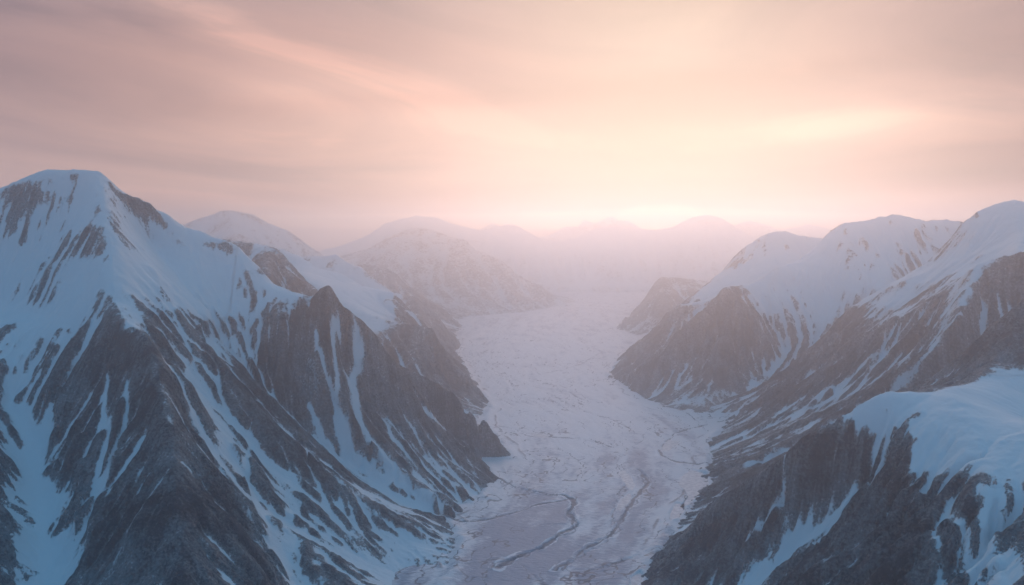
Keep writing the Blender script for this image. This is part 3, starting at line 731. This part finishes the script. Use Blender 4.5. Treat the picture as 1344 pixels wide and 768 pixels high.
massif(45, (50, 3900, 2000, 5700), 6.0, [
    [(1500, 360, 4200), (1344, 393, 4200), (1318, 415, 4250), (1300, 429, 4300), (1275, 462, 4380), (1242, 492, 4450), (1205, 518, 4600), (1100, 560, 4900), (1000, 610, 5100), (921, 640, 5280)],
    [(1344, 410, 4200), (1310, 470, 4000), (1270, 505, 3700), (1233, 513, 3400)],
    [(1330, 420, 4200), (1400, 480, 3900), (1500, 520, 3600)],
    # snow dome and the long crest down to the ice
    [(1233, 513, 3400), (1210, 514, 3400), (1163, 515, 3400), (1132, 531, 3420), (1101, 550, 3450), (1062, 570, 3500), (1030, 598, 3600), (999, 618, 3700), (953, 648, 3850), (917, 675, 3950), (890, 712, 4000), (851, 733, 4000), (839, 757, 3900)],
    [(1233, 513, 3400), (1210, 540, 3250), (1204, 564, 3180), (1202, 600, 3080), (1185, 645, 2980), (1163, 683, 2980), (1120, 710, 3020), (1054, 749, 3100), (1000, 790, 3150), (940, 850, 3150)],
    # gully between the two crests
    [(1170, 575, 3200), (1148, 618, 3250), (1101, 655, 3320), (1054, 714, 3380), (988, 768, 3400), (930, 830, 3400)],
    # behind the crest
    [(1150, 545, 4300), (1060, 600, 4550), (980, 660, 4600), (900, 700, 4350)],
    # bowl on the right
    [(1250, 520, 3300), (1280, 570, 3000), (1300, 640, 2700), (1310, 720, 2500), (1320, 800, 2300)],
    [(1400, 540, 3000), (1380, 620, 2700), (1360, 720, 2400), (1350, 850, 2200)],
    [(1204, 640, 2950), (1230, 690, 2750), (1240, 760, 2550), (1240, 850, 2400)],
    [(953, 648, 3850), (932, 720, 3700), (900, 800, 3560)]],
    shores=[RSHORE[0:8]], snowline=760, band=200, steep=0.85, drops=170000, rough=0.85,
    chutes=[([(1140, 625), (1100, 665), (1050, 710), (990, 765)], 62, 20, 1.0), ([(1030, 600), (1028, 640), (1010, 665), (980, 690)], 9, 10, .8), ([(1160, 685), (1100, 730), (1060, 750)], 12, 0, .6),
            ([(940, 740), (925, 768)], 14, 10, .7), ([(1245, 650), (1262, 700), (1290, 768)], 22, 20, .8), ([(1290, 640), (1310, 700), (1320, 768)], 60, 15, .9), ([(1225, 690), (1232, 740), (1228, 768)], 14, 15, .7)],
    snow=[([(1300, 540), (1270, 570), (1320, 600)], 230, 1.0), ([(1215, 522), (1150, 535), (1090, 568)], 110, .9), ([(1205, 560), (1150, 575), (1100, 590)], 120, 1.0), ([(1215, 590), (1195, 615)], 60, .9), ([(1150, 560), (1120, 585)], 90, .5), ([(1230, 600), (1250, 620)], 80, .8)],
    rock=[([(1300, 460), (1260, 505)], 90, 1.2), ([(1330, 440), (1344, 470)], 130, 1.0), ([(1180, 600), (1150, 606), (1080, 612)], 26, .7), ([(1170, 605), (1130, 630), (1060, 655), (1000, 650)], 60, .8), ([(1000, 640), (940, 700), (900, 740)], 170, .9), ([(1205, 650), (1190, 680)], 40, .6), ([(1344, 690), (1344, 720)], 60, .7), ([(1180, 640), (1130, 690)], 60, .5)],
    pieces=[([(1233, 507, 3900), (1150, 545, 4300), (1060, 600, 4550), (980, 660, 4600), (900, 700, 4350), (800, 700, 4300), (800, 500, 5800), (1800, 330, 5800), (1800, 470, 3900), (1344, 500, 3800), (1270, 500, 3800)], 'mountain', 'rocky crest with a dark crag overlooking the rounded snow shoulder, middle of the right edge', 'mountain'),
            (None, 'mountain', 'rounded blue snow shoulder over dark cliffs, nearest mountain in the bottom right corner', 'mountain')])

# ------------------------------------------------------------------ the glacier on the valley floor
FLOW = [G(*p)[:2] for p in [(690, 412), (680, 430), (700, 480), (740, 520), (800, 560), (828, 600), (822, 640), (795, 690), (745, 740), (690, 820), (640, 1000)]]
# meltwater channels: pixels along them, width in metres, depth in metres
STREAMS = [
    ([(654, 629), (685, 642), (718, 649), (740, 650), (754, 659), (746, 673), (757, 688), (737, 702), (709, 719), (680, 731), (655, 745)], 11, 5, 1.0),
    ([(566, 672), (579, 678), (613, 685), (656, 678), (694, 666), (723, 659), (745, 655)], 8, 3, .8),
    ([(838, 616), (850, 630), (842, 645), (832, 655), (822, 672), (812, 690), (797, 705), (776, 716), (757, 731), (730, 750)], 10, 4, .8),
    ([(808, 608), (816, 618), (820, 634), (812, 650), (806, 668), (800, 690)], 7, 3, .6),
    ([(613, 467), (656, 491), (668, 500), (675, 513)], 16, 3, .45), ([(713, 503), (742, 508), (752, 518), (766, 525)], 15, 4, .6),
    ([(766, 539), (785, 546), (800, 549), (815, 556), (828, 563)], 12, 4, .7), ([(675, 539), (700, 541), (723, 540)], 10, 3, .6),
    ([(640, 556), (668, 562), (694, 568), (718, 573), (761, 577), (785, 581), (800, 587)], 10, 4, .75), ([(800, 534), (830, 541), (857, 549), (896, 558)], 10, 3, .5),
    ([(868, 590), (876, 580), (886, 570), (905, 563), (924, 558), (958, 549), (990, 535)], 10, 4, .8), ([(865, 590), (872, 600), (886, 606), (905, 609), (930, 610)], 10, 4, .8),
    ([(790, 462), (770, 473), (752, 481), (718, 489), (690, 491)], 24, 3, .5), ([(820, 484), (809, 486), (790, 489), (766, 491), (740, 500)], 20, 3, .4), ([(700, 452), (735, 458), (770, 460), (800, 468)], 26, 3, .35),
    ([(828, 731), (857, 722), (886, 707)], 7, 3, .4), ([(809, 606), (828, 587), (843, 577), (846, 569)], 9, 3, .5),
    ([(785, 745), (800, 740), (828, 731)], 7, 3, .5), ([(716, 690), (735, 688), (757, 690)], 6, 3, .4), ([(690, 570), (700, 573), (720, 574), (722, 570), (704, 567), (692, 569)], 8, 3, .8),
    ([(893, 640), (903, 655), (886, 668), (880, 684)], 8, 3, .6), ([(640, 520), (665, 528), (700, 527), (740, 532)], 10, 3, .35), ([(840, 690), (850, 700), (838, 715), (842, 735)], 6, 2, .3), ([(610, 740), (650, 735), (680, 738), (700, 755), (720, 775)], 8, 2, .5),
]
POOLS = [
    ([(812, 619), (819, 617), (827, 624), (833, 636), (831, 643), (824, 640), (817, 630)], 'bean shaped pale pink meltwater pool on the glacier, just below the bend of the ice'),
    ([(827, 645), (830, 652), (822, 662), (814, 670), (809, 668), (815, 655)], 'narrow pink meltwater sliver downstream of the bean shaped pool'),
    ([(867, 592), (872, 583), (877, 578), (892, 579), (886, 586), (878, 592)], 'small pointed pink pool where two dark ice cracks meet, right of the glacier bend'),
    ([(891, 636), (899, 622), (908, 616), (929, 622), (930, 645), (915, 654), (899, 666), (893, 664), (903, 652), (898, 642)], 'largest pink pool, against the foot of the rock slopes right of the glacier'),
    ([(886, 660), (897, 660), (899, 670), (890, 682), (880, 686), (878, 676)], 'small pink pool just below the largest pool, at the right edge of the ice'),
    ([(828, 757), (840, 750), (846, 756), (838, 768), (826, 775)], 'grey pink pool at the lower right corner of the ice'),
    ([(692, 568), (704, 569), (719, 571), (720, 575), (706, 574)], 'thin pale pool outlined by a crack in the middle of the upper glacier'),
]
def glacier():
    k = 1.0
    rows = [-5900.0, -2000.0, 1500.0, 3000.0]
    y = 3300.0
    while y < 35300: rows.append(y); y += k * max(4.5, (y / 3600.0) ** 2 * 4.5)
    rows.append(35700.0)
    cols = np.concatenate([[-23900, -9000], np.arange(-5000, -800, 60 * k), np.arange(-800, 2000, 5.5 * k), np.arange(2000, 7000, 60 * k), [9000, 23900]])
    X, Y = np.meshgrid(cols, np.array(rows))
    # coordinates across and along the ice stream
    best = np.full(X.shape, 1e12); cross = np.zeros_like(X); along = np.zeros_like(X); acc = 0.0
    for a, b in zip(FLOW[:-1], FLOW[1:]):
        dx, dy = b[0] - a[0], b[1] - a[1]; L = math.hypot(dx, dy)
        t = np.clip(((X - a[0]) * dx + (Y - a[1]) * dy) / L ** 2, -0.0, 1.0)
        qx, qy = X - a[0] - t * dx, Y - a[1] - t * dy
        d = qx * qx + qy * qy; m = d < best
        best = np.where(m, d, best); sg = np.sign((X - a[0]) * dy - (Y - a[1]) * dx)
        cross = np.where(m, sg * np.sqrt(d), cross); along = np.where(m, acc + t * L, along); acc += L
    wx = X + 60 * vnoise(X, Y, 500, 901); wy = Y + 60 * vnoise(X, Y, 500, 902)
    cr = cross + 50 * vnoise(X, Y, 700, 903) + 12 * vnoise(X, Y, 130, 904)
    dist_fade = np.clip(4500.0 / np.maximum(Y, 3300), 0, 1)
    swell = 5 * vnoise(cr, along, 420, 905) + 3.0 * vnoise(cr * 3.0, along, 300, 906) + 1.6 * vnoise(cr * 2.2, along * 0.8, 110, 907)
    arc = along + 0.00035 * cross ** 2 + 25 * vnoise(X, Y, 260, 908)
    rip = vnoise(cr * 0.35, arc, 34, 909) + 0.8 * vnoise(cr * 0.5, arc, 17, 910) + 0.6 * vnoise(X, Y, 15, 911)
    ripamp = 0.35 + 0.65 * sstep(-0.3, 0.5, vnoise(X, Y, 900, 912) + 0.35 * (cross < 250))
    Z = swell + rip * 1.15 * ripamp
    dark = np.zeros_like(X); rim = np.zeros_like(X)
    strands = []
    for n_, (pts, w, dep, st) in enumerate(STREAMS):
        strands.append((pts, w, dep, st, 16, 0))
        if n_ < 4:
            for q_ in (1, 2, 3): strands.append((pts, w * 0.55, dep * 0.6, st * 0.65, 48, 10 * q_ + n_))
        elif n_ % 2 == 0: strands.append((pts, w * 0.6, dep * 0.6, st * 0.6, 55, 10 + n_))
    for pts, w, dep, st, wob, sd_ in strands:
        w *= 1.25
        pp = [G(*p)[:2] for p in smooth_line(pts)]
        x0, x1 = min(p[0] for p in pp) - 150, max(p[0] for p in pp) + 150; y0, y1 = min(p[1] for p in pp) - 150, max(p[1] for p in pp) + 150
        iy = np.where((Y[:, 0] > y0) & (Y[:, 0] < y1))[0]; ix = np.where((X[0] > x0) & (X[0] < x1))[0]
        if len(iy) < 2 or len(ix) < 2: continue
        sl = (slice(iy[0], iy[-1] + 1), slice(ix[0], ix[-1] + 1)); xs, ys = X[sl], Y[sl]
        d, _ = seg_dist(xs + wob * vnoise(xs, ys, 150, 920 + sd_) + 7 * vnoise(xs, ys, 34, 921), ys + wob * vnoise(xs, ys, 150, 922 + sd_) + 7 * vnoise(xs, ys, 34, 923), pp)
        ww = w * (0.8 + 1.0 * vnoise(xs, ys, 130, 924 + sd_))
        st = st * np.clip(0.9 + 0.8 * vnoise(xs, ys, 210, 926 + sd_), 0.2, 1)
        g = np.exp(-(d / np.maximum(ww, 3)) ** 2)
        dark[sl] = np.maximum(dark[sl], g * st)
        rim[sl] = np.maximum(rim[sl], np.exp(-((d - ww * 2.0) / (ww * 0.7)) ** 2) * st)
        Z[sl] -= dep * g
        Z[sl] += dep * 0.45 * np.exp(-((d - ww * 2.0) / (ww * 0.8)) ** 2)
    blue = 0.38 + 0.22 * sstep(7500, 4000, Y) + 0.5 * vnoise(cr * 1.6, along * 0.6, 330, 930) + 0.3 * vnoise(cr * 3, along, 120, 931)
    blue += 0.35 * vnoise(cr / 1.0, along * 0.12, 60, 932) + 0.25 * vnoise(cr, along * 0.15, 140, 933)
    for (px, py, r, v) in [(678, 722, 190, 1.5), (640, 765, 150, .8), (745, 672, 60, .8), (655, 690, 60, .4), (700, 700, 90, .3), (830, 610, 140, .3), (760, 740, 380, .25), (860, 640, 160, .25), (600, 700, 130, -.3), (720, 560, 600, -.35), (640, 650, 160, -.3), (700, 480, 1800, -.4)]:
        g = G(px, py); blue += v * np.exp(-(((X - g[0]) ** 2 + ((Y - g[1]) * 0.6) ** 2) / r ** 2))
    iso = np.abs(vnoise(cr * 1.3, along * 0.55, 230, 940) + 0.35 * vnoise(X, Y, 90, 941))
    iso2 = np.abs(vnoise(cr * 1.2, along * 0.8, 120, 942) + 0.4 * vnoise(X, Y, 45, 943))
    zone = sstep(-0.15, 0.45, vnoise(X, Y, 800, 944) + 0.3)
    iso3 = np.abs(vnoise(cr * 1.8, along * 0.35, 330, 945) + 0.3 * vnoise(X, Y, 130, 946) + 0.12 * vnoise(X, Y, 40, 947))
    braid = (np.exp(-(iso / 0.035) ** 2) * 0.5 + np.exp(-(iso2 / 0.05) ** 2) * 0.32) * zone + np.exp(-(iso3 / 0.026) ** 2) * 0.75 * sstep(-0.2, 0.3, vnoise(X, Y, 650, 948) + 0.1)
    dark = np.maximum(dark, 1.15 * braid); Z -= 1.6 * braid
    dsh = seg_dist(X, Y, [G(*p)[:2] for p in LSHORE[1:24]])[0]; dsh = np.minimum(dsh, seg_dist(X, Y, [G(*p)[:2] for p in RSHORE[1:20]])[0])
    mor = np.exp(-((dsh - 75 - 30 * vnoise(X, Y, 200, 950)) / 16) ** 2) * sstep(-0.1, 0.5, vnoise(X, Y, 300, 951) + 0.2)
    dark = np.maximum(dark, 0.5 * mor); Z += 5 * mor
    Z += 26 * np.exp(-(dsh / 38) ** 2) * (0.6 + 0.5 * vnoise(X, Y, 120, 952))
    blue -= 0.5 * np.exp(-(dsh / 90) ** 2)
    pool_mask = np.zeros(X.shape, bool)
    for i, (poly, label) in enumerate(POOLS):
        pp = [G(*p)[:2] for p in poly]; m = in_poly(X, Y, pp) if True else None
        pool_mask |= m
    pm = blur(pool_mask.astype(float), 3)
    Z = Z * (1 - sstep(0.1, 0.9, pm)) - 3.5 * sstep(0.25, 0.85, pm)
    rim = np.maximum(rim, 4 * pm * (1 - pm) * 0.9)
    Z = np.where((Y < 3200) | (Y > 26000) | (np.abs(X) > 8000), 0, Z)
    o = mesh_from_grid('glacier', X, Y, Z, {'dark': dark, 'rim': rim, 'blue': blue})
    o.data.materials.append(glacier_material()); o['kind'] = 'structure'; o['category'] = 'glacier'
    o['label'] = 'wide grey glacier winding down the valley between the mountains, with dark meltwater cracks'
    wm = NT('meltwater'); b = wm.n('ShaderNodeBsdfPrincipled'); b.inputs['Base Color'].default_value = (0.42, 0.44, 0.48, 1); b.inputs['Roughness'].default_value = 0.5; b.inputs['Specular IOR Level'].default_value = 0.3
    geo = wm.n('ShaderNodeNewGeometry'); nz = wm.noise(geo.outputs['Position'], 1 / 25.0, 3, 0.5); bp = wm.n('ShaderNodeBump'); bp.inputs['Strength'].default_value = 0.15
    bp.inputs['Distance'].default_value = 1.0; wm.l(nz, bp.inputs['Height']); wm.l(bp.outputs[0], b.inputs['Normal'])
    cc = wm.mix(wm.ss(nz, 0.35, 0.7), (0.5, 0.52, 0.56), (0.8, 0.8, 0.82)); wm.l(cc, b.inputs['Base Color'])
    oo = wm.n('ShaderNodeOutputMaterial'); wm.l(b.outputs[0], oo.inputs['Surface'])
    for i, (poly, label) in enumerate(POOLS):
        pp = np.array([G(*p)[:2] for p in poly]); c = pp.mean(0)
        ring = [(c[0] + (p[0] - c[0]) * 1.05, c[1] + (p[1] - c[1]) * 1.05, -1.6) for p in pp]
        me = bpy.data.meshes.new('meltwater_pool'); me.from_pydata(ring, [], [tuple(range(len(ring)))])
        po = bpy.data.objects.new('meltwater_pool', me); C.objects.link(po); me.materials.append(wm.mat)
        if me.polygons[0].normal.z < 0: me.flip_normals()
        po['kind'] = 'structure'; po['label'] = label; po['category'] = 'meltwater pool'; po['group'] = 'meltwater pools on the glacier'
def glacier_material():
    t = NT('glacier_ice')
    geo = t.n('ShaderNodeNewGeometry'); pos = geo.outputs['Position']
    mp = t.n('ShaderNodeMapping'); t.l(pos, mp.inputs['Vector']); mp.inputs['Rotation'].default_value = (0, 0, math.radians(-22)); mp.inputs['Scale'].default_value = (0.45, 1.0, 1.0)
    fine = t.noise(mp.outputs[0], 1 / 14.0, 3, 0.6)
    mid = t.noise(mp.outputs[0], 1 / 60.0, 4, 0.6)
    big = t.noise(pos, 1 / 300.0, 4, 0.6)
    blue = t.m('ADD', t.attr('blue'), t.m('MULTIPLY', t.m('SUBTRACT', mid, 0.5), 0.6))
    blue = t.m('ADD', blue, t.m('MULTIPLY', t.m('SUBTRACT', fine, 0.5), 1.9))
    blue = t.m('ADD', blue, t.m('MULTIPLY', t.m('SUBTRACT', big, 0.5), 0.6))
    col = t.mix(t.ss(blue, 0.15, 1.1), (0.76, 0.78, 0.82), (0.30, 0.35, 0.44))
    col = t.mix(t.m('MULTIPLY', t.ss(t.m('ADD', t.attr('rim'), t.m('MULTIPLY', t.m('SUBTRACT', fine, 0.5), 0.8)), 0.35, 0.8), 0.85), col, (0.86, 0.87, 0.9))
    dk = t.ss(t.m('ADD', t.attr('dark'), t.m('MULTIPLY', t.m('SUBTRACT', fine, 0.5), 0.35)), 0.22, 0.62)
    col = t.mix(t.m('MULTIPLY', dk, 0.9), col, (0.07, 0.09, 0.13))
    b = t.n('ShaderNodeBsdfPrincipled'); t.l(col, b.inputs['Base Color']); b.inputs['Roughness'].default_value = 0.55
    b.inputs['Specular IOR Level'].default_value = 0.35
    bn = t.n('ShaderNodeBump'); bn.inputs['Strength'].default_value = 1.0; bn.inputs['Distance'].default_value = 1.0
    t.l(t.m('ADD', t.m('MULTIPLY', fine, 7.0), t.m('MULTIPLY', mid, 3.5)), bn.inputs['Height']); t.l(bn.outputs[0], b.inputs['Normal'])
    o = t.n('ShaderNodeOutputMaterial'); t.l(b.outputs[0], o.inputs['Surface']); return t.mat
glacier()

# ------------------------------------------------------------------ the air
def build_haze():
    hz = bpy.data.meshes.new('haze')
    hx, hy0, hy1, z0, z1 = 24000.0, -6000.0, 35800.0, -260.0, 2260.0
    vs = [(x, y, z) for z in (z0, z1) for y in (hy0, hy1) for x in (-hx, hx)]
    hz.from_pydata(vs, [], [(0, 2, 3, 1), (4, 5, 7, 6), (0, 1, 5, 4), (2, 6, 7, 3), (0, 4, 6, 2), (1, 3, 7, 5)])
    ho = bpy.data.objects.new('haze', hz); C.objects.link(ho); ho['kind'] = 'stuff'
    hm = bpy.data.materials.new('haze'); hm.use_nodes = True; hm.node_tree.nodes.clear()
    pv = hm.node_tree.nodes.new('ShaderNodeVolumePrincipled'); mo = hm.node_tree.nodes.new('ShaderNodeOutputMaterial')
    pv.inputs['Color'].default_value = (0.89, 0.94, 0.995, 1); pv.inputs['Density'].default_value = HAZE_DENSITY
    pv.inputs['Anisotropy'].default_value = 0.86
    hm.node_tree.links.new(pv.outputs[0], mo.inputs['Volume'])
    hz.materials.append(hm)
build_haze()
print('script', round(time.time() - T0, 1))
